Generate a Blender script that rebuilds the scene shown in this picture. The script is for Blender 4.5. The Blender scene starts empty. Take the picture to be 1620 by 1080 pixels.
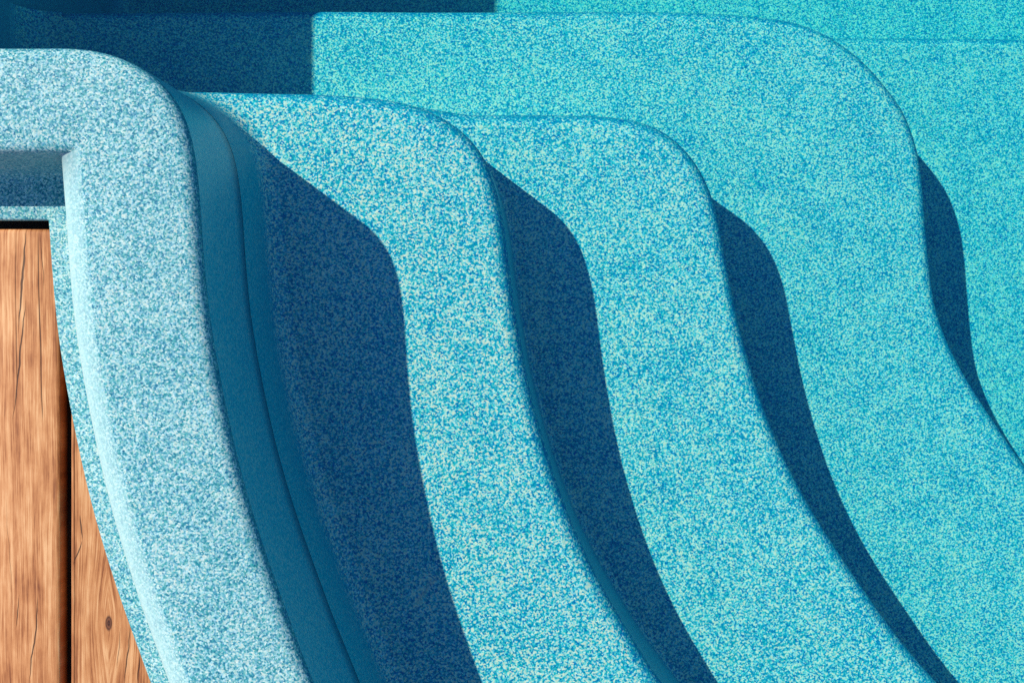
import bpy, bmesh, math, random
from mathutils import Vector
from mathutils.geometry import delaunay_2d_cdt

random.seed(7)
scene = bpy.context.scene
COL = scene.collection

# ------------------------------------------------------------------ camera, sky, sun, exposure
CAM_H = 1.6                     # eye height above the top of the coping (z = 0)
FPX = 1800.0                    # focal length in photo pixels (photo 1620 px wide)
cam_data = bpy.data.cameras.new('camera')
cam_data.sensor_width = 36.0
cam_data.lens = 36.0 * FPX / 1620.0
cam_data.clip_start = 0.05
cam_data.clip_end = 2000.0
cam = bpy.data.objects.new('camera', cam_data)
cam.location = (0, 0, CAM_H)
COL.objects.link(cam)
scene.camera = cam

SUN_VEC = Vector((-0.720, 0.489, 1.0)).normalized()      # towards the sun
SUN_EL = math.asin(SUN_VEC.z)
SUN_AZ = math.atan2(SUN_VEC.x, SUN_VEC.y)                # from +Y towards +X
world = bpy.data.worlds.new('World')
scene.world = world
world.use_nodes = True
wn = world.node_tree
bg = wn.nodes['Background']
sky = wn.nodes.new('ShaderNodeTexSky')
sky.sky_type = 'NISHITA'
sky.sun_disc = False
sky.sun_elevation = SUN_EL
sky.sun_rotation = SUN_AZ
sky.altitude = 200
sky.air_density = 1.0
sky.dust_density = 0.0
sky.ozone_density = 10.0
wn.links.new(sky.outputs[0], bg.inputs['Color'])
bg.inputs['Strength'].default_value = 0.145

sd = bpy.data.lights.new('sun', 'SUN')
sd.energy = 4.35
sd.angle = math.radians(0.5)
sd.color = (1.0, 0.97, 0.92)
sun = bpy.data.objects.new('sun', sd)
sun.rotation_euler = SUN_VEC.to_track_quat('Z', 'Y').to_euler()
sun.location = (-4, 3, 6)
COL.objects.link(sun)

scene.view_settings.view_transform = 'Standard'
scene.view_settings.look = 'None'
scene.view_settings.exposure = 0.0
scene.view_settings.gamma = 1.0
scene.view_settings.use_curve_mapping = False
scene.cycles.use_denoising = False
scene.cycles.caustics_reflective = False
scene.cycles.caustics_refractive = False
scene.cycles.max_bounces = 10
scene.cycles.diffuse_bounces = 5
scene.cycles.transparent_max_bounces = 12

# ------------------------------------------------------------------ levels (metres, coping top = 0)
Z1, Z2, Z3, Z4, ZF = -0.374, -0.640, -0.940, -1.250, -1.500
WATER_Z = -0.236
LIP_Z = -0.135                     # the coping's lower outer lip
DECK_Z = -0.152

# ------------------------------------------------------------------ helpers
def at(px, py, z):
    """photo pixel -> point on the horizontal plane at height z (camera looks straight down)"""
    Z = CAM_H - z
    return ((px - 810.0) / FPX * Z, (540.0 - py) / FPX * Z)

def catmull(pts, sub=8):
    out = []
    n = len(pts)
    for i in range(n - 1):
        p0 = pts[max(i - 1, 0)]; p1 = pts[i]; p2 = pts[i + 1]; p3 = pts[min(i + 2, n - 1)]
        t0 = 0.0
        t1 = t0 + max(math.dist(p0, p1), 1e-6) ** 0.5
        t2 = t1 + max(math.dist(p1, p2), 1e-6) ** 0.5
        t3 = t2 + max(math.dist(p2, p3), 1e-6) ** 0.5
        for k in range(sub):
            t = t1 + (t2 - t1) * k / sub
            def lerp(a, b, ta, tb):
                w = (t - ta) / (tb - ta)
                return (a[0] + (b[0] - a[0]) * w, a[1] + (b[1] - a[1]) * w)
            if i == 0:
                a2 = lerp(p1, p2, t1, t2); a3 = lerp(p2, p3, t2, t3)
                b2 = lerp(a2, a3, t1, t3)
                out.append(lerp(a2, b2, t1, t2))
            elif i == n - 2:
                a1 = lerp(p0, p1, t0, t1); a2 = lerp(p1, p2, t1, t2)
                b1 = lerp(a1, a2, t0, t2)
                out.append(lerp(b1, a2, t1, t2))
            else:
                a1 = lerp(p0, p1, t0, t1); a2 = lerp(p1, p2, t1, t2); a3 = lerp(p2, p3, t2, t3)
                b1 = lerp(a1, a2, t0, t2); b2 = lerp(a2, a3, t1, t3)
                out.append(lerp(b1, b2, t1, t2))
    out.append(pts[-1])
    return out

def resample(pts, step, closed):
    p = list(pts)
    if closed:
        p = p + [p[0]]
    acc = [0.0]
    for i in range(1, len(p)):
        acc.append(acc[-1] + math.dist(p[i - 1], p[i]))
    n = max(8, int(round(acc[-1] / step)))
    out = []
    j = 0
    for k in range(n if closed else n + 1):
        s = acc[-1] * k / n
        while j < len(acc) - 2 and acc[j + 1] < s:
            j += 1
        w = (s - acc[j]) / max(acc[j + 1] - acc[j], 1e-9)
        out.append((p[j][0] + (p[j + 1][0] - p[j][0]) * w, p[j][1] + (p[j + 1][1] - p[j][1]) * w))
    return out

def relax(pts, it, closed):
    n = len(pts)
    for _ in range(it):
        q = list(pts)
        for i in range(n):
            if not closed and i in (0, n - 1):
                continue
            a, b, c = pts[i - 1], pts[i], pts[(i + 1) % n]
            q[i] = (0.25 * a[0] + 0.5 * b[0] + 0.25 * c[0], 0.25 * a[1] + 0.5 * b[1] + 0.25 * c[1])
        pts = q
    return pts

def normals_right(pts, closed):
    """unit normals on the right hand of the travel direction"""
    n = len(pts); out = []
    for i in range(n):
        a = pts[i - 1] if (closed or i > 0) else pts[i]
        b = pts[(i + 1) % n] if (closed or i < n - 1) else pts[i]
        dx, dy = b[0] - a[0], b[1] - a[1]
        L = math.hypot(dx, dy) or 1e-9
        out.append((dy / L, -dx / L))
    return out

def offset(pts, nrm, d, clean=None):
    q = [(p[0] + n[0] * d, p[1] + n[1] * d) for p, n in zip(pts, nrm)]
    if clean:                                           # take the swallow-tail out of a tight corner
        lo, hi = clean
        best = None
        for i in range(lo, hi):
            for j in range(hi, i + 1, -1):
                a, b, c, e = q[i], q[i + 1], q[j], q[j + 1]
                r = (b[0] - a[0], b[1] - a[1]); s = (e[0] - c[0], e[1] - c[1])
                den = r[0] * s[1] - r[1] * s[0]
                if abs(den) < 1e-14:
                    continue
                t = ((c[0] - a[0]) * s[1] - (c[1] - a[1]) * s[0]) / den
                u = ((c[0] - a[0]) * r[1] - (c[1] - a[1]) * r[0]) / den
                if 0 <= t <= 1 and 0 <= u <= 1:
                    best = (i, j, (a[0] + r[0] * t, a[1] + r[1] * t))
                    break
            if best:
                break
        if best:
            i, j, X = best
            for k in range(i + 1, j + 1):
                q[k] = X
    return q

def sweep(bm, rings, closed, slot=None):
    """rings: list of (list of xy, z); faces look to the right of travel when z falls from ring to ring"""
    vs = [[bm.verts.new((x, y, z)) for x, y in r] for r, z in rings]
    n = len(vs[0])
    for q, (a, b) in enumerate(zip(vs[:-1], vs[1:])):
        for i in range(n if closed else n - 1):
            j = (i + 1) % n
            try:
                f = bm.faces.new((a[i], b[i], b[j], a[j]))
                if slot:
                    f.material_index = slot(q, i)
            except ValueError:
                pass
    return vs

def finish(name, bm, mat, parent=None, smooth=True, weld=True, recalc=False):
    if weld:
        bmesh.ops.remove_doubles(bm, verts=bm.verts, dist=1e-5)
    if recalc:
        bmesh.ops.recalc_face_normals(bm, faces=bm.faces)
    me = bpy.data.meshes.new(name)
    bm.to_mesh(me); bm.free()
    if smooth:
        me.polygons.foreach_set('use_smooth', [True] * len(me.polygons))
    for m in (mat if isinstance(mat, (list, tuple)) else (mat,)):
        me.materials.append(m)
    o = bpy.data.objects.new(name, me)
    COL.objects.link(o)
    if parent:
        o.parent = parent
    return o

def arc(r, n, fn):
    return [fn(math.pi / 2 * k / n, r) for k in range(n + 1)]

def cap(bm, pts, z, up=True):
    """flat face over a closed outline, safely triangulated"""
    n = len(pts)
    co, ed, fa, *_ = delaunay_2d_cdt([Vector(p) for p in pts], [(i, (i + 1) % n) for i in range(n)], [], 1, 1e-7)
    v = [bm.verts.new((c.x, c.y, z)) for c in co]
    for f in fa:
        f = list(f)
        a, b, c = (co[k] for k in f[:3])
        if ((b - a).cross(c - a) > 0) != up:
            f.reverse()
        try:
            bm.faces.new([v[k] for k in f])
        except ValueError:
            pass

# ------------------------------------------------------------------ materials
def new_mat(name):
    m = bpy.data.materials.new(name)
    m.use_nodes = True
    nt = m.node_tree
    return m, nt, nt.nodes['Principled BSDF'], nt.nodes.new, nt.links.new

def ramp(nt, stops, interp='LINEAR'):
    r = nt.nodes.new('ShaderNodeValToRGB')
    r.color_ramp.interpolation = interp
    e = r.color_ramp.elements
    while len(e) > 1:
        e.remove(e[0])
    e[0].position = stops[0][0]; e[0].color = (*stops[0][1], 1)
    for p, c in stops[1:]:
        k = e.new(p); k.color = (*c, 1)
    return r

def math_node(nt, op, a, b=None, c=None):
    n = nt.nodes.new('ShaderNodeMath'); n.operation = op
    for i, v in enumerate((a, b, c)):
        if v is None:
            continue
        if isinstance(v, (int, float)):
            n.inputs[i].default_value = v
        else:
            nt.links.new(v, n.inputs[i])
    return n.outputs[0]

def gelcoat(name, stops, smooth, scale, rough, spec, clump=0.38, grit=0.0, fade=(0.62, 0.985, 0.10), scuff=False, band_z=None, thin=None):
    """flecked gelcoat: coloured chips lie flat on the treads and thin out to the plain body colour on steep faces"""
    m, nt, bsdf, N, L = new_mat(name)
    g = N('ShaderNodeNewGeometry')
    v = N('ShaderNodeTexVoronoi'); v.inputs['Scale'].default_value = scale
    L(g.outputs['Position'], v.inputs['Vector'])
    sx = N('ShaderNodeSeparateColor'); L(v.outputs['Color'], sx.inputs[0])
    n1 = N('ShaderNodeTexNoise'); n1.inputs['Scale'].default_value = scale * 0.55
    n1.inputs['Detail'].default_value = 1.0; n1.inputs['Roughness'].default_value = 0.6
    L(g.outputs['Position'], n1.inputs['Vector'])
    n2 = N('ShaderNodeTexNoise'); n2.inputs['Scale'].default_value = 11.0
    n2.inputs['Detail'].default_value = 3.0
    L(g.outputs['Position'], n2.inputs['Vector'])
    nn = math_node(nt, 'MULTIPLY_ADD', n1.outputs['Fac'], 2.5, -0.75)
    t = math_node(nt, 'MULTIPLY', nn, clump)
    t = math_node(nt, 'MULTIPLY_ADD', sx.outputs[0], 1.0 - clump, t)
    t = math_node(nt, 'ADD', t, math_node(nt, 'MULTIPLY_ADD', n2.outputs['Fac'], 0.30, -0.15))
    sz = N('ShaderNodeSeparateXYZ'); L(g.outputs['True Normal'], sz.inputs[0])
    mr = N('ShaderNodeMapRange'); mr.interpolation_type = 'SMOOTHSTEP'
    mr.inputs['From Min'].default_value = fade[0]; mr.inputs['From Max'].default_value = fade[1]
    mr.inputs['To Min'].default_value = fade[2]; mr.inputs['To Max'].default_value = 1.0
    L(math_node(nt, 'ABSOLUTE', sz.outputs[2]), mr.inputs['Value'])
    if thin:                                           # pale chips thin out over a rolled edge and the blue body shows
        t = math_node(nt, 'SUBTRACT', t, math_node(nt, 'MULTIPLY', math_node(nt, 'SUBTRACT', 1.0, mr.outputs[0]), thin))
    r = ramp(nt, stops)
    L(t, r.inputs[0])
    # every chip leans a little to green, blue or pink
    hs = N('ShaderNodeHueSaturation')
    L(math_node(nt, 'MULTIPLY_ADD', sx.outputs[1], 0.07, 0.465), hs.inputs['Hue'])
    L(math_node(nt, 'MULTIPLY_ADD', sx.outputs[2], 0.3, 0.86), hs.inputs['Value'])
    L(r.outputs[0], hs.inputs['Color'])
    mx = N('ShaderNodeMix'); mx.data_type = 'RGBA'
    mx.inputs['A'].default_value = (*smooth, 1)
    if thin:
        mx.inputs['Factor'].default_value = 1.0
    else:
        L(mr.outputs[0], mx.inputs['Factor'])
    L(hs.outputs[0], mx.inputs['B'])
    col_out = mx.outputs['Result']
    if scuff:                                          # two pale curved scuff marks on the first tread
        sp = N('ShaderNodeSeparateXYZ'); L(g.outputs['Position'], sp.inputs[0])
        mask = None
        for (x0, y0), (x1, y1), rad in (((518, 862), (548, 818), 0.16), ((655, 965), (694, 908), 0.20)):
            (ax, ay), (bx, by) = at(x0, y0, Z1), at(x1, y1, Z1)
            hx, hy = (ax + bx) / 2, (ay + by) / 2
            l = math.dist((ax, ay), (bx, by))
            nx, ny = (by - ay) / l, -(bx - ax) / l
            k = math.sqrt(rad * rad - l * l / 4)
            ox, oy = hx + nx * k, hy + ny * k
            dx = math_node(nt, 'SUBTRACT', sp.outputs[0], ox); dy = math_node(nt, 'SUBTRACT', sp.outputs[1], oy)
            d = math_node(nt, 'SQRT', math_node(nt, 'ADD', math_node(nt, 'MULTIPLY', dx, dx), math_node(nt, 'MULTIPLY', dy, dy)))
            w = math_node(nt, 'ABSOLUTE', math_node(nt, 'SUBTRACT', d, rad))
            m1 = N('ShaderNodeMapRange'); m1.inputs['From Min'].default_value = 0.0065; m1.inputs['From Max'].default_value = 0.001
            L(w, m1.inputs['Value'])
            ex = math_node(nt, 'SUBTRACT', sp.outputs[0], hx); ey = math_node(nt, 'SUBTRACT', sp.outputs[1], hy)
            e = math_node(nt, 'SQRT', math_node(nt, 'ADD', math_node(nt, 'MULTIPLY', ex, ex), math_node(nt, 'MULTIPLY', ey, ey)))
            m2 = N('ShaderNodeMapRange'); m2.inputs['From Min'].default_value = l * 0.52; m2.inputs['From Max'].default_value = l * 0.3
            L(e, m2.inputs['Value'])
            mk = math_node(nt, 'MULTIPLY', m1.outputs[0], m2.outputs[0])
            mask = mk if mask is None else math_node(nt, 'ADD', mask, mk)
        mask = math_node(nt, 'MULTIPLY', mask, math_node(nt, 'MULTIPLY', sx.outputs[2], 0.75))
        mm = N('ShaderNodeMix'); mm.data_type = 'RGBA'
        L(mask, mm.inputs['Factor']); L(col_out, mm.inputs['A']); mm.inputs['B'].default_value = (0.62, 0.52, 0.36, 1)
        col_out = mm.outputs['Result']
    if band_z is not None:                               # band of darker colour at the waterline crease, fading out upwards
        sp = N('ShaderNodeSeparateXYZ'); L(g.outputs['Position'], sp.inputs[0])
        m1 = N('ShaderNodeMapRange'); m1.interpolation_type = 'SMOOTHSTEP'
        m1.inputs['From Min'].default_value = band_z + 0.040; m1.inputs['From Max'].default_value = band_z - 0.004
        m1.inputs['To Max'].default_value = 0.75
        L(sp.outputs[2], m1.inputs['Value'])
        above = math_node(nt, 'GREATER_THAN', sp.outputs[2], band_z - 0.010)
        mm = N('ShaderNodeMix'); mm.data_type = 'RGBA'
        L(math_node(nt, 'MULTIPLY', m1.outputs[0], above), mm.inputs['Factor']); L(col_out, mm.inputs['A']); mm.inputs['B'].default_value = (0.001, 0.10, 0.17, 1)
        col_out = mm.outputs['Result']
    L(col_out, bsdf.inputs['Base Color'])
    bsdf.inputs['Roughness'].default_value = rough
    bsdf.inputs['Specular IOR Level'].default_value = spec
    if grit:
        bp = N('ShaderNodeBump'); bp.inputs['Strength'].default_value = grit
        bp.inputs['Distance'].default_value = 0.001
        L(sx.outputs[0], bp.inputs['Height'])
        L(bp.outputs[0], bsdf.inputs['Normal'])
    return m

WET = [(0.14, (0.001, 0.215, 0.365)), (0.36, (0.003, 0.33, 0.415)), (0.48, (0.03, 0.46, 0.495)),
       (0.58, (0.19, 0.61, 0.565)), (0.80, (0.66, 0.71, 0.51))]
DRY = [(0.10, (0.018, 0.19, 0.25)), (0.30, (0.060, 0.31, 0.34)), (0.46, (0.165, 0.435, 0.44)),
       (0.60, (0.31, 0.57, 0.54)), (0.86, (0.58, 0.69, 0.57))]
SMOOTH = (0.003, 0.38, 0.47)
WETS, DRYS = 360.0, 430.0
M_WET = gelcoat('speckled_gelcoat_wet', WET, SMOOTH, WETS, 0.35, 0.04, fade=(0.10, 0.55, 0.22))
M_WALL = gelcoat('speckled_gelcoat_wall', WET, (0.003, 0.33, 0.42), WETS, 0.35, 0.2, fade=(0.62, 0.985, 0.25), band_z=WATER_Z)
M_TREAD = gelcoat('speckled_gelcoat_tread', WET, SMOOTH, WETS, 0.35, 0.04, scuff=True)
M_ROLL = gelcoat('speckled_gelcoat_rolled_edge', WET, SMOOTH, WETS, 0.9, 0.0, fade=(0.72, 1.0, 0.0), thin=0.20)
M_DRY = gelcoat('speckled_gelcoat_dry', DRY, (0.10, 0.36, 0.41), DRYS, 0.5, 0.12, grit=0.2, fade=(0.0, 0.5, 0.5))
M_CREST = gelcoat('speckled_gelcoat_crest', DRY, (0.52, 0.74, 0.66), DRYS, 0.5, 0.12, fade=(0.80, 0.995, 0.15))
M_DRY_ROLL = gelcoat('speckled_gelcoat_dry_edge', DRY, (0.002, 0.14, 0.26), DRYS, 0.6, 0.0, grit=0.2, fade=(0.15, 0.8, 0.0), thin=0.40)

def wood_mat():
    m, nt, bsdf, N, L = new_mat('deck_timber')
    tc = N('ShaderNodeTexCoord')
    info = N('ShaderNodeObjectInfo')
    sep = N('ShaderNodeSeparateXYZ'); L(tc.outputs['Object'], sep.inputs[0])
    seed = math_node(nt, 'MULTIPLY', info.outputs['Random'], 37.0)
    x, y = sep.outputs[0], sep.outputs[1]
    # knots: the second board's knot and a far one, each bends the grain around it
    def knot(kx, ky, rad):
        dx = math_node(nt, 'SUBTRACT', x, kx)
        dy = math_node(nt, 'MULTIPLY', math_node(nt, 'SUBTRACT', y, ky), 0.45)
        d = math_node(nt, 'SQRT', math_node(nt, 'ADD', math_node(nt, 'MULTIPLY', dx, dx), math_node(nt, 'MULTIPLY', dy, dy)))
        e = math_node(nt, 'DIVIDE', d, rad)
        g = math_node(nt, 'EXPONENT', math_node(nt, 'MULTIPLY', math_node(nt, 'MULTIPLY', e, e), -1.0))
        return dx, d, g
    kx, ky = at(172, 985, DECK_Z)
    dx, dk, gk = knot(kx, ky, 0.035)
    push = math_node(nt, 'MULTIPLY', math_node(nt, 'SIGN', dx), math_node(nt, 'MULTIPLY', gk, 0.016))
    xw = math_node(nt, 'SUBTRACT', x, push)
    wob = N('ShaderNodeTexNoise'); wob.inputs['Scale'].default_value = 3.0; wob.inputs['Detail'].default_value = 2.0
    cw = N('ShaderNodeCombineXYZ'); L(math_node(nt, 'MULTIPLY', x, 3.0), cw.inputs[0]); L(y, cw.inputs[1]); L(seed, cw.inputs[2])
    L(cw.outputs[0], wob.inputs['Vector'])
    xg = math_node(nt, 'MULTIPLY_ADD', wob.outputs['Fac'], 0.018, xw)
    def grain(sx_, sy_, det):
        c = N('ShaderNodeCombineXYZ')
        L(math_node(nt, 'MULTIPLY', xg, sx_), c.inputs[0]); L(math_node(nt, 'MULTIPLY', y, sy_), c.inputs[1]); L(seed, c.inputs[2])
        n = N('ShaderNodeTexNoise'); n.inputs['Scale'].default_value = 1.0; n.inputs['Detail'].default_value = det
        n.inputs['Roughness'].default_value = 0.6
        L(c.outputs[0], n.inputs['Vector'])
        return n.outputs['Fac']
    big = grain(75, 1.6, 4)
    fine = grain(420, 7, 3)
    blot = grain(40, 14, 6)
    v = math_node(nt, 'ADD', math_node(nt, 'MULTIPLY', big, 0.30), math_node(nt, 'MULTIPLY', fine, 0.38))
    v = math_node(nt, 'MULTIPLY_ADD', blot, 0.32, v)
    pore = grain(1100, 26, 2)
    v = math_node(nt, 'ADD', v, math_node(nt, 'MULTIPLY_ADD', pore, 0.22, -0.11))
    r = ramp(nt, [(0.37, (0.22, 0.058, 0.017)), (0.45, (0.48, 0.168, 0.052)), (0.52, (0.67, 0.278, 0.098)), (0.61, (0.86, 0.45, 0.195))])
    L(v, r.inputs[0])
    # growth rings in the knot
    ring = math_node(nt, 'SINE', math_node(nt, 'MULTIPLY_ADD', fine, 5.0, math_node(nt, 'MULTIPLY', dk, 1900.0)))
    kn = ramp(nt, [(0.0, (0.05, 0.014, 0.008)), (1.0, (0.22, 0.075, 0.03))])
    L(math_node(nt, 'MULTIPLY_ADD', ring, 0.5, 0.5), kn.inputs[0])
    kmask = N('ShaderNodeMapRange'); kmask.inputs['From Min'].default_value = 0.0062; kmask.inputs['From Max'].default_value = 0.0040
    L(dk, kmask.inputs['Value'])
    mk = N('ShaderNodeMix'); mk.data_type = 'RGBA'
    L(kmask.outputs[0], mk.inputs['Factor']); L(r.outputs[0], mk.inputs['A']); L(kn.outputs[0], mk.inputs['B'])
    # drying checks: thin dark splits that run along the grain
    cc = N('ShaderNodeCombineXYZ')
    L(math_node(nt, 'MULTIPLY', xg, 26.0), cc.inputs[0]); L(math_node(nt, 'MULTIPLY', y, 1.1), cc.inputs[1]); L(seed, cc.inputs[2])
    cn = N('ShaderNodeTexNoise'); cn.inputs['Scale'].default_value = 1.0; cn.inputs['Detail'].default_value = 0.6
    L(cc.outputs[0], cn.inputs['Vector'])
    near = math_node(nt, 'ABSOLUTE', math_node(nt, 'SUBTRACT', cn.outputs['Fac'], 0.5))
    line = N('ShaderNodeMapRange'); line.inputs['From Min'].default_value = 0.012; line.inputs['From Max'].default_value = 0.004
    L(near, line.inputs['Value'])
    gate_n = grain(14, 3.2, 1)
    gate = N('ShaderNodeMapRange'); gate.inputs['From Min'].default_value = 0.56; gate.inputs['From Max'].default_value = 0.62
    L(gate_n, gate.inputs['Value'])
    split = math_node(nt, 'MULTIPLY', line.outputs[0], gate.outputs[0])
    wv = N('ShaderNodeTexNoise'); wv.inputs['Scale'].default_value = 22.0; wv.inputs['Detail'].default_value = 2.0
    L(tc.outputs['Object'], wv.inputs['Vector'])
    wig = math_node(nt, 'MULTIPLY_ADD', wv.outputs['Fac'], 0.008, -0.004)
    for (x0, y0), (x1, y1), wd in (((42, 355), (29, 530), 0.0018), ((42, 466), (20, 672), 0.0015), ((9, 770), (22, 1000), 0.0004),
                                   ((31, 938), (24, 995), 0.0009), ((62, 935), (46, 1085), 0.0013), ((128, 812), (131, 855), 0.0012),
                                   ((131, 853), (116, 895), 0.0011), ((206, 985), (197, 1085), 0.0011), ((221, 1030), (219, 1085), 0.0012),
                                   ((63, 365), (70, 470), 0.0006), ((190, 990), (185, 1060), 0.0006)):
        (ax, ay), (bx, by) = at(x0, y0, DECK_Z), at(x1, y1, DECK_Z)
        sl = (bx - ax) / (by - ay)
        cx = math_node(nt, 'ADD', math_node(nt, 'MULTIPLY_ADD', math_node(nt, 'SUBTRACT', y, ay), sl, ax), wig)
        dd = math_node(nt, 'ABSOLUTE', math_node(nt, 'SUBTRACT', x, cx))
        tt = math_node(nt, 'DIVIDE', math_node(nt, 'SUBTRACT', y, (ay + by) / 2), abs(ay - by) / 2)
        taper = math_node(nt, 'MULTIPLY', math_node(nt, 'SUBTRACT', 1.0, math_node(nt, 'MULTIPLY', tt, tt)), wd)
        on = math_node(nt, 'MULTIPLY', math_node(nt, 'SUBTRACT', taper, dd), 2500.0)
        on.node.use_clamp = True
        split = math_node(nt, 'MAXIMUM', split, on)
    mc = N('ShaderNodeMix'); mc.data_type = 'RGBA'
    mc.inputs['B'].default_value = (0.035, 0.012, 0.007, 1)
    L(math_node(nt, 'MULTIPLY', split, 0.85), mc.inputs['Factor']); L(mk.outputs['Result'], mc.inputs['A'])
    L(mc.outputs['Result'], bsdf.inputs['Base Color'])
    h = math_node(nt, 'SUBTRACT', math_node(nt, 'MULTIPLY', v, 0.6), split)
    bp = N('ShaderNodeBump'); bp.inputs['Strength'].default_value = 0.5; bp.inputs['Distance'].default_value = 0.0015
    L(h, bp.inputs['Height']); L(bp.outputs[0], bsdf.inputs['Normal'])
    bsdf.inputs['Roughness'].default_value = 0.62
    bsdf.inputs['Specular IOR Level'].default_value = 0.3
    return m
M_WOOD = wood_mat()

def soil_mat():
    m, nt, bsdf, N, L = new_mat('soil')
    n = N('ShaderNodeTexNoise'); n.inputs['Scale'].default_value = 18.0; n.inputs['Detail'].default_value = 6.0
    r = ramp(nt, [(0.3, (0.03, 0.024, 0.018)), (0.7, (0.10, 0.08, 0.055))])
    g = N('ShaderNodeNewGeometry'); L(g.outputs['Position'], n.inputs['Vector'])
    L(n.outputs['Fac'], r.inputs[0]); L(r.outputs[0], bsdf.inputs['Base Color'])
    bsdf.inputs['Roughness'].default_value = 0.95
    return m
M_SOIL = soil_mat()

def water_mat():
    m = bpy.data.materials.new('pool_water'); m.use_nodes = True
    nt = m.node_tree; nt.nodes.clear(); N, L = nt.nodes.new, nt.links.new
    out = N('ShaderNodeOutputMaterial')
    lw = N('ShaderNodeLayerWeight'); lw.inputs['Blend'].default_value = 0.5
    f5 = math_node(nt, 'POWER', lw.outputs['Facing'], 5.0)
    f = math_node(nt, 'MULTIPLY_ADD', f5, 0.98, 0.02)
    tr = N('ShaderNodeBsdfTransparent'); gl = N('ShaderNodeBsdfGlossy'); gl.inputs['Roughness'].default_value = 0.02
    mx = N('ShaderNodeMixShader'); L(f, mx.inputs[0]); L(tr.outputs[0], mx.inputs[1]); L(gl.outputs[0], mx.inputs[2])
    L(mx.outputs[0], out.inputs['Surface'])
    va = N('ShaderNodeVolumeAbsorption'); va.inputs['Color'].default_value = (0.0, 0.935, 0.955, 1)
    va.inputs['Density'].default_value = 0.52
    L(va.outputs[0], out.inputs['Volume'])
    return m
M_WATER = water_mat()

# ------------------------------------------------------------------ pool outline (top inner edge of the coping), pool on the left hand
edge_px = [(110, 72), (150, 77), (200, 93), (238, 117), (268, 148), (290, 190), (302, 240), (309, 300), (316, 400),
           (326, 500), (347, 620), (375, 745), (410, 862), (450, 975), (490, 1080)]
edge = [at(x, y, 0) for x, y in edge_px]
WX, WY = -1.110, edge[0][1]
XR, YT = 5.4, 2.7
line = []
def corner(cx, cy, r, a0, a1, n=14):
    return [(cx + r * math.cos(a0 + (a1 - a0) * k / n), cy + r * math.sin(a0 + (a1 - a0) * k / n)) for k in range(n + 1)]
PI = math.pi
R0 = 0.12
line += corner(WX + R0, YT - R0, R0, PI / 2, PI)
line += corner(WX + R0, WY + R0, R0, PI, 1.5 * PI)
line += catmull([(edge[0][0] - 0.10, WY), (edge[0][0] - 0.05, WY)] + edge +
                [(-0.155, -0.76), (0.06, -1.02), (0.42, -1.22), (0.95, -1.32), (1.5, -1.345), (1.8, -1.35)], 10)
line += corner(XR - R0, -1.35 + R0, R0, -PI / 2, 0)
line += corner(XR - R0, YT - R0, R0, 0, PI / 2)
OUT = relax(resample(line, 0.0095, True), 6, True)
ON = normals_right(OUT, True)
ci = min(range(len(OUT)), key=lambda i: math.dist(OUT[i], edge[4]))       # tight corner
CLEAN = (ci - 60, ci + 60)
# the outline's bends near the bottom of the S curve also turn in on themselves only once: the corner
def ring(d):
    return offset(OUT, ON, d, CLEAN if d > 0.1 else None)

pool = bpy.data.objects.new('swimming_pool', None)
COL.objects.link(pool)
pool.empty_display_size = 0.2
pool['label'] = 'speckled turquoise fibreglass pool shell with pale raised coping and curved submerged entry steps'
pool['category'] = 'swimming pool'

# coping: lower outer lip, steep face, soft crest, raised top, rolled inner edge.
# (distance on the run along y = const, distance on the curved run, height)
RR = 0.021
OUTER_H, OUTER_V = 0.231, 0.264
prof = [(0.175, 0.195, -0.30), (0.175, 0.195, -0.1500), (OUTER_H - 0.002, OUTER_V - 0.002, -0.1500),
        (OUTER_H, OUTER_V, -0.148), (OUTER_H, OUTER_V, LIP_Z - 0.004), (OUTER_H - 0.0012, OUTER_V - 0.0012, LIP_Z - 0.0012),
        (OUTER_H - 0.004, OUTER_V - 0.004, LIP_Z), (0.1750, 0.222, LIP_Z), (0.1670, 0.214, LIP_Z + 0.004), (0.1620, 0.209, LIP_Z + 0.014),
        (0.1560, 0.202, LIP_Z + 0.050), (0.1515, 0.196, -0.034), (0.1508, 0.193, -0.024), (0.1502, 0.189, -0.0175),
        (0.1494, 0.181, -0.0125), (0.1480, 0.172, -0.0075), (0.1455, 0.164, -0.0034), (0.1410, 0.158, -0.0008), (0.1350, 0.151, 0.0005),
        (0.10, 0.11, 0.0015), (0.06, 0.06, 0.0012), (RR + 0.006, RR + 0.006, 0.0003)]
for k in range(9):
    a = PI / 2 * k / 8
    prof.append((RR * (1 - math.sin(a)),) * 2 + (-RR * (1 - math.cos(a)),))
def sst(a, b, x):
    t = min(max((x - a) / (b - a), 0), 1)
    return t * t * (3 - 2 * t)
def lean(n):
    return sst(0.35, 0.8, abs(n[0]))
LEAN = [lean(n) for n in ON]
CI_V = min(range(len(OUT)), key=lambda i: math.dist(OUT[i], edge[7]))     # from here on the curved run
tv = (OUT[CI_V][0] - OUT[CI_V + 4][0], OUT[CI_V][1] - OUT[CI_V + 4][1])
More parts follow.
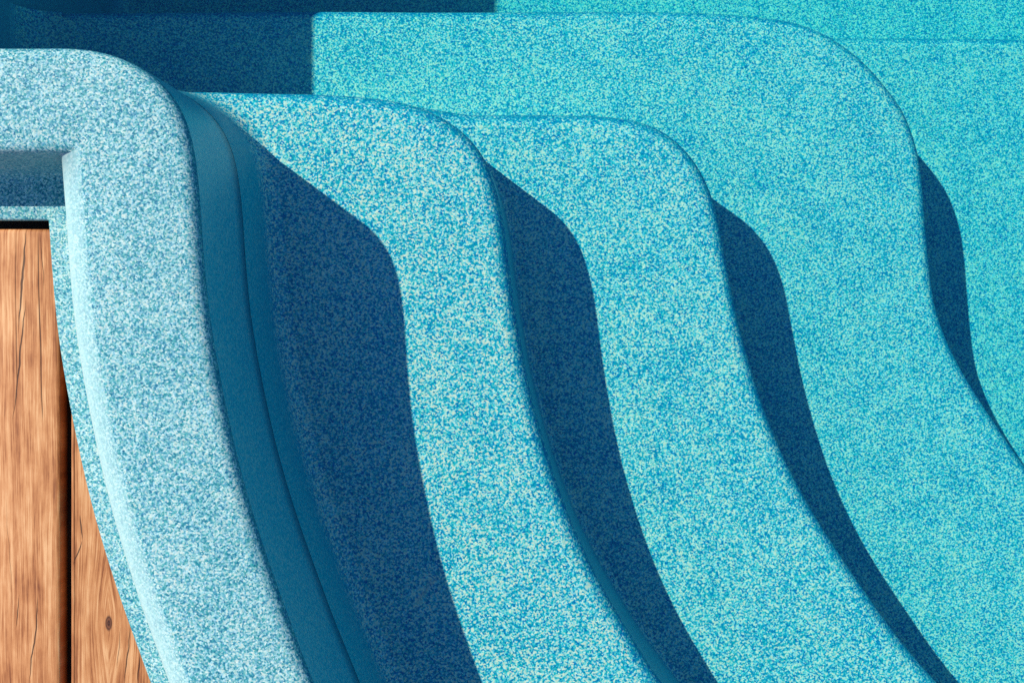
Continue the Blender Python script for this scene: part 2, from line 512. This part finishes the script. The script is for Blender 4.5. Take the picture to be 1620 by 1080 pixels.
def ring2(dh, dv):
    """offset ring whose deck-side corner is a clean mitre between the straight and the curved run"""
    ds = [dh + (dv - dh) * w for w in LEAN]
    q = [(p[0] + n[0] * d, p[1] + n[1] * d) for p, n, d in zip(OUT, ON, ds)]
    if dh < 0.115:
        return q
    Y = WY - dh
    k = CI_V                                            # where the curved run reaches the height of the straight one
    if q[k][1] < Y:
        t = (Y - q[k][1]) / tv[1]
        X = q[k][0] + tv[0] * t
    else:
        while q[k + 1][1] > Y:
            k += 1
        t = (Y - q[k][1]) / (q[k + 1][1] - q[k][1])
        X = q[k][0] + (q[k + 1][0] - q[k][0]) * t
    for i in range(ci - 90, ci + 120):
        if i < ci:
            q[i] = (min(OUT[i][0], X), Y)
        elif i < CI_V or q[i][1] > Y:
            q[i] = (X, Y)
    return q
bm = bmesh.new()
# rings run from the rolled inner edge (8 strips), over the top, the soft crest, down the face to the lip
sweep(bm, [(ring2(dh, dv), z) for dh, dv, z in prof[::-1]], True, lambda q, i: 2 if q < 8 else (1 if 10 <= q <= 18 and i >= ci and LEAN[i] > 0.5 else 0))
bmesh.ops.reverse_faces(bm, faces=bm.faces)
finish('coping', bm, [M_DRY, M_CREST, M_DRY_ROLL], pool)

# wall from the rolled edge to the floor
bm = bmesh.new()
wprof = [(0.0, -RR), (-0.003, -0.10), (-0.0075, WATER_Z), (-0.010, -0.30), (-0.016, -0.60), (-0.022, -1.0)]
for k in range(7):
    a = PI / 2 * k / 6
    wprof.append((-0.028 - 0.05 * (1 - math.cos(a)), ZF + 0.05 - 0.05 * math.sin(a)))
sweep(bm, [(ring(d), z) for d, z in wprof], True)
bmesh.ops.reverse_faces(bm, faces=bm.faces)
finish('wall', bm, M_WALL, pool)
bm = bmesh.new()
cap(bm, ring(-0.045), ZF + 0.0015)
finish('floor', bm, M_WET, pool, smooth=False)

# ------------------------------------------------------------------ steps
def build_step(outline, zt, zb, r=0.030, draft=0.006, rf=0.010, extra=None):
    pts = relax(resample(outline, 0.011, True), 5, True)
    area = sum(pts[i - 1][0] * pts[i][1] - pts[i][0] * pts[i - 1][1] for i in range(len(pts)))
    if area < 0:
        pts.reverse()
    nr = normals_right(pts, True)
    rings = []
    for k in range(8):
        a = PI / 2 * k / 7
        rings.append((offset(pts, nr, -r + r * math.sin(a)), zt - r * (1 - math.cos(a))))
    for k in range(7):
        a = PI / 2 * k / 6
        rings.append((offset(pts, nr, draft + rf * (1 - math.cos(a))), zb + rf * (1 - math.sin(a))))
    rings.append((offset(pts, nr, draft + rf + 0.012), zb - 0.003))
    bm = bmesh.new()
    if extra:
        extra(bm)
    sweep(bm, rings, True, lambda q, i: 1 if q < 7 else 2)
    cap(bm, rings[0][0], rings[0][1])
    return finish('step', bm, [M_TREAD, M_ROLL, M_WET], pool)

def P(lst, z):
    return [at(x, y, z) for x, y in lst]

s1 = P([(300, 141), (400, 143), (500, 145), (590, 151), (650, 162), (695, 180), (735, 208), (765, 245), (784, 295), (797, 350),
        (806, 420), (821, 520), (845, 640), (882, 765), (922, 866), (962, 945), (1008, 1022), (1045, 1080)], Z1)
s1 = [(-0.95, 0.435), (-0.70, 0.435)] + s1 + [(0.48, -0.86), (0.78, -1.13), (1.2, -1.42), (1.5, -1.6)]
s1c = catmull(s1, 8) + [(0.3, -1.62), (-0.30, -1.0), (-0.5, -0.5), (-0.6, -0.1), (-0.62, 0.2), (-0.95, 0.25)]

wi0 = min(range(len(OUT)), key=lambda i: math.dist(OUT[i], (-0.75, WY)))
wi1 = min(range(len(OUT)), key=lambda i: math.dist(OUT[i], (1.0, -1.325)))
def wall_fillet(bm):                               # cove where the first tread turns up into the pool wall
    op = OUT[wi0:wi1]; on = ON[wi0:wi1]
    pr = [(-0.0081, -0.243), (-0.0120, -0.270), (-0.0155, -0.300), (-0.0185, -0.325)]
    for k in range(1, 7):
        t = k / 6
        pr.append((-0.0185 - 0.030 * t ** 1.6, -0.325 - (-0.325 - Z1) * (1 - (1 - t) ** 1.9)))
    pr.append((-0.060, Z1 - 0.0015))
    sweep(bm, [(offset(op, on, d), z) for d, z in pr], False, lambda q, i: 2)
    bmesh.ops.reverse_faces(bm, faces=bm.faces)
    bmesh.ops.bisect_plane(bm, geom=bm.verts[:] + bm.edges[:] + bm.faces[:], plane_co=(0, 0.428, Z1), plane_no=(0, 1, 0.06), clear_outer=True)
    edge_back = [e for e in bm.edges if all(abs(v.co.y - 0.428 + 0.06 * (v.co.z - Z1)) < 1e-5 for v in e.verts)]
    ex = bmesh.ops.extrude_edge_only(bm, edges=edge_back)
    for v in ex['geom']:
        if isinstance(v, bmesh.types.BMVert):
            v.co.z = Z3
build_step(s1c, Z1, Z2, draft=0.010, rf=0.012, extra=wall_fillet)

s2 = P([(740, 178), (820, 178), (900, 179), (960, 181), (1010, 188), (1055, 207), (1092, 240), (1118, 280), (1136, 330), (1150, 400),
        (1170, 500), (1207, 630), (1243, 720), (1287, 805), (1330, 873), (1372, 935), (1418, 1000), (1485, 1080)], Z2)
s2 = [(-0.9, 0.476), (-0.5, 0.476), (-0.25, 0.474), (-0.16, 0.462)] + s2 + [(1.1, -0.93), (1.45, -1.22), (1.85, -1.6)]
s2c = catmull(s2, 8) + [(0.3, -1.62), (-0.30, -1.0), (-0.5, -0.5), (-0.6, -0.1), (-0.62, 0.2), (-0.9, 0.25)]
build_step(s2c, Z2, Z3)

s3 = P([(500, 14), (640, 15), (800, 15), (1000, 14), (1130, 17), (1213, 24), (1267, 33), (1324, 59), (1373, 97), (1413, 143), (1435, 175),
        (1452, 219), (1460, 250), (1466, 300), (1471, 365), (1477, 427), (1487, 490), (1512, 556), (1546, 617), (1579, 667), (1622, 730)], Z3)
s3 = [(-1.25, 0.740), (-0.9, 0.739)] + s3 + [(1.38, -0.56), (1.72, -0.92), (2.1, -1.22), (2.5, -1.6)]
s3c = catmull(s3, 8) + [(0.3, -1.62), (-0.30, -1.0), (-0.5, -0.5), (-0.6, -0.1), (-0.7, 0.3), (-1.25, 0.3)]
li0 = min(range(len(OUT)), key=lambda i: math.dist(OUT[i], (WX, 0.735)))
li1 = min(range(len(OUT)), key=lambda i: math.dist(OUT[i], (-0.6, WY)))
def bench_cove(bm):                                # the third tread turns up into the left wall
    op = OUT[li0:li1]; on = ON[li0:li1]
    pr = []
    for k in range(9):
        a = PI / 2 * k / 8
        pr.append((-0.018 - 0.075 * (1 - math.cos(a)), Z3 + 0.09 * (1 - math.sin(a))))
    pr.append((-0.105, Z3 - 0.002))
    sweep(bm, [(offset(op, on, d), z) for d, z in pr], False, lambda q, i: 2)
    bmesh.ops.reverse_faces(bm, faces=bm.faces)
build_step(s3c, Z3, Z4, extra=bench_cove)

s4 = P([(900, 57), (1200, 57), (1400, 57), (1620, 59)], Z4)
s4 = [(-1.25, 0.77), (-0.6, 0.77)] + s4 + [(1.52, 0.75), (1.75, 0.66), (1.90, 0.48), (1.96, 0.2), (2.04, -0.2), (2.25, -0.65), (2.55, -1.05), (3.0, -1.6)]
s4c = catmull(s4, 8) + [(0.3, -1.62), (-0.30, -1.0), (-0.5, -0.5), (-0.6, -0.1), (-0.7, 0.3), (-1.25, 0.3)]
build_step(s4c, Z4, ZF + 0.0015)

# ------------------------------------------------------------------ water
bm = bmesh.new()
wr = ring(0.02)
wr = resample(wr, 0.03, True)
cap(bm, wr, WATER_Z, True)
cap(bm, wr, ZF - 0.1, False)
sweep(bm, [(wr, WATER_Z), (wr, ZF - 0.1)], True)
w = finish('water', bm, M_WATER, smooth=False)
w['kind'] = 'structure'

# ------------------------------------------------------------------ ground round the pool, under the deck
bm = bmesh.new()
def loop_edges(pts, z):
    v = [bm.verts.new((x, y, z)) for x, y in pts]
    return [bm.edges.new((v[i - 1], v[i])) for i in range(len(v))]
GZ = -0.205
hole = resample(ring(0.09), 0.05, True)
es = loop_edges(hole, GZ)
es += loop_edges([(-400, -400), (400, -400), (400, 400), (-400, 400)], GZ)
bmesh.ops.triangle_fill(bm, edges=es, use_beauty=True)
for f in bm.faces:
    f.normal_update()
    if f.normal.z < 0:
        f.normal_flip()
g = finish('ground', bm, M_SOIL, smooth=False, weld=False)
g['kind'] = 'structure'

# ------------------------------------------------------------------ timber deck
deck = bpy.data.objects.new('wooden_deck', None)
COL.objects.link(deck)
deck.empty_display_size = 0.2
deck['label'] = 'weathered orange brown timber deck boards running up to the speckled pool edge'
deck['category'] = 'deck'

cut = ring2(OUTER_H - 0.02, OUTER_V - 0.02)
def cut_x(y):
    """x of the coping's underside edge on the near side at height y (None: no coping there)"""
    best = None
    for i in range(len(cut)):
        a, b = cut[i - 1], cut[i]
        if (a[1] - y) * (b[1] - y) <= 0 and a[1] != b[1]:
            x = a[0] + (b[0] - a[0]) * (y - a[1]) / (b[1] - a[1])
            if x > -0.9 and x < 2.2 and (best is None or x < best):
                best = x
    return best

def make_board(pts, name='deck_board'):
    """pts: CCW outline; top and long edges rounded over, 32 mm thick"""
    bm = bmesh.new()
    n = len(pts)
    nr = normals_right(pts, True)
    def off(d):
        out = []
        for i in range(n):
            a, b, c = pts[i - 1], pts[i], pts[(i + 1) % n]
            def nn(p, q):
                dx, dy = q[0] - p[0], q[1] - p[1]; l = math.hypot(dx, dy) or 1e-9
                return dy / l, -dx / l
            n1, n2 = nn(a, b), nn(b, c)
            m = (n1[0] + n2[0], n1[1] + n2[1]); k = 1 + n1[0] * n2[0] + n1[1] * n2[1]
            k = max(k, 0.3)
            out.append((b[0] + m[0] / k * d, b[1] + m[1] / k * d))
        return out
    R = 0.007
    rings = [(off(-R * (1 - math.sin(PI / 2 * k / 4))), DECK_Z - R * (1 - math.cos(PI / 2 * k / 4))) for k in range(5)]
    rings.append((off(0), DECK_Z - 0.034))
    vs = sweep(bm, rings, True)
    bm.faces.new(vs[0]); bm.faces.new(vs[-1][::-1])
    return finish(name, bm, M_WOOD, deck, weld=False, recalc=True)

BW, GAP = 0.140, 0.0175
x_right = at(92, 800, DECK_Z)[0] + 0.001
YTOP = at(0, 362, DECK_Z)[1]
YB = -3.0
nb = 0
for i in range(-16, 20):
    xb = x_right + i * (BW + GAP); xa = xb - BW
    if xb < WX - 0.26:
        make_board([(xa, YB), (xb, YB), (xb, 3.6), (xa, 3.6)])
        continue
    ccx, ccy, rr = WX + R0, WY + R0, R0 + OUTER_H - 0.005      # boards beside the coping's rounded outer corner follow it
    if xa < ccx:
        top = []
        if xa < ccx - rr:
            top += [(xa, 3.6), (ccx - rr, 3.6)]
        else:
            top.append((xa, max(YTOP, ccy - math.sqrt(max(0.0, rr * rr - (xa - ccx) ** 2)))))
        for k in range(1, 60):
            x = xa + BW * k / 60
            if x > ccx - rr + 0.0005:
                top.append((x, max(YTOP, ccy - math.sqrt(max(0.0, rr * rr - min(x - ccx, 0.0) ** 2)))))
        top.append((xb, max(YTOP, ccy - math.sqrt(max(0.0, rr * rr - min(xb - ccx, 0.0) ** 2)))))
        make_board([(xa, YB), (xb, YB)] + top[::-1])
        continue
    ys = [YTOP - (YTOP + 1.62) * k / 170 for k in range(171)]
    right = [(xb, YB)]
    started = False
    col = []
    for y in ys:
        cx = cut_x(y) if y < YTOP - 1e-6 else cut_x(YTOP - 1e-4)
        if y > 0.16 and xb < -0.7:
            cx = None
        lim = xb if cx is None else min(xb, cx)
        if lim > xa + 0.004:
            col.append((lim, y))
    if not col:
        continue
    left_top = (xa, col[0][1])
    if col[0][0] - xa < 0.012:
        left_top = None
    # drop runs of points on the straight side
    slim = []
    for k, p in enumerate(col):
        if 0 < k < len(col) - 1 and abs(col[k - 1][0] - p[0]) < 1e-7 and abs(col[k + 1][0] - p[0]) < 1e-7:
            continue
        slim.append(p)
    pts = [(xa, YB), (xb, YB)] + slim[::-1]
    pts.append(left_top if left_top else (xa, col[0][1] + 0.004))
    make_board(pts)
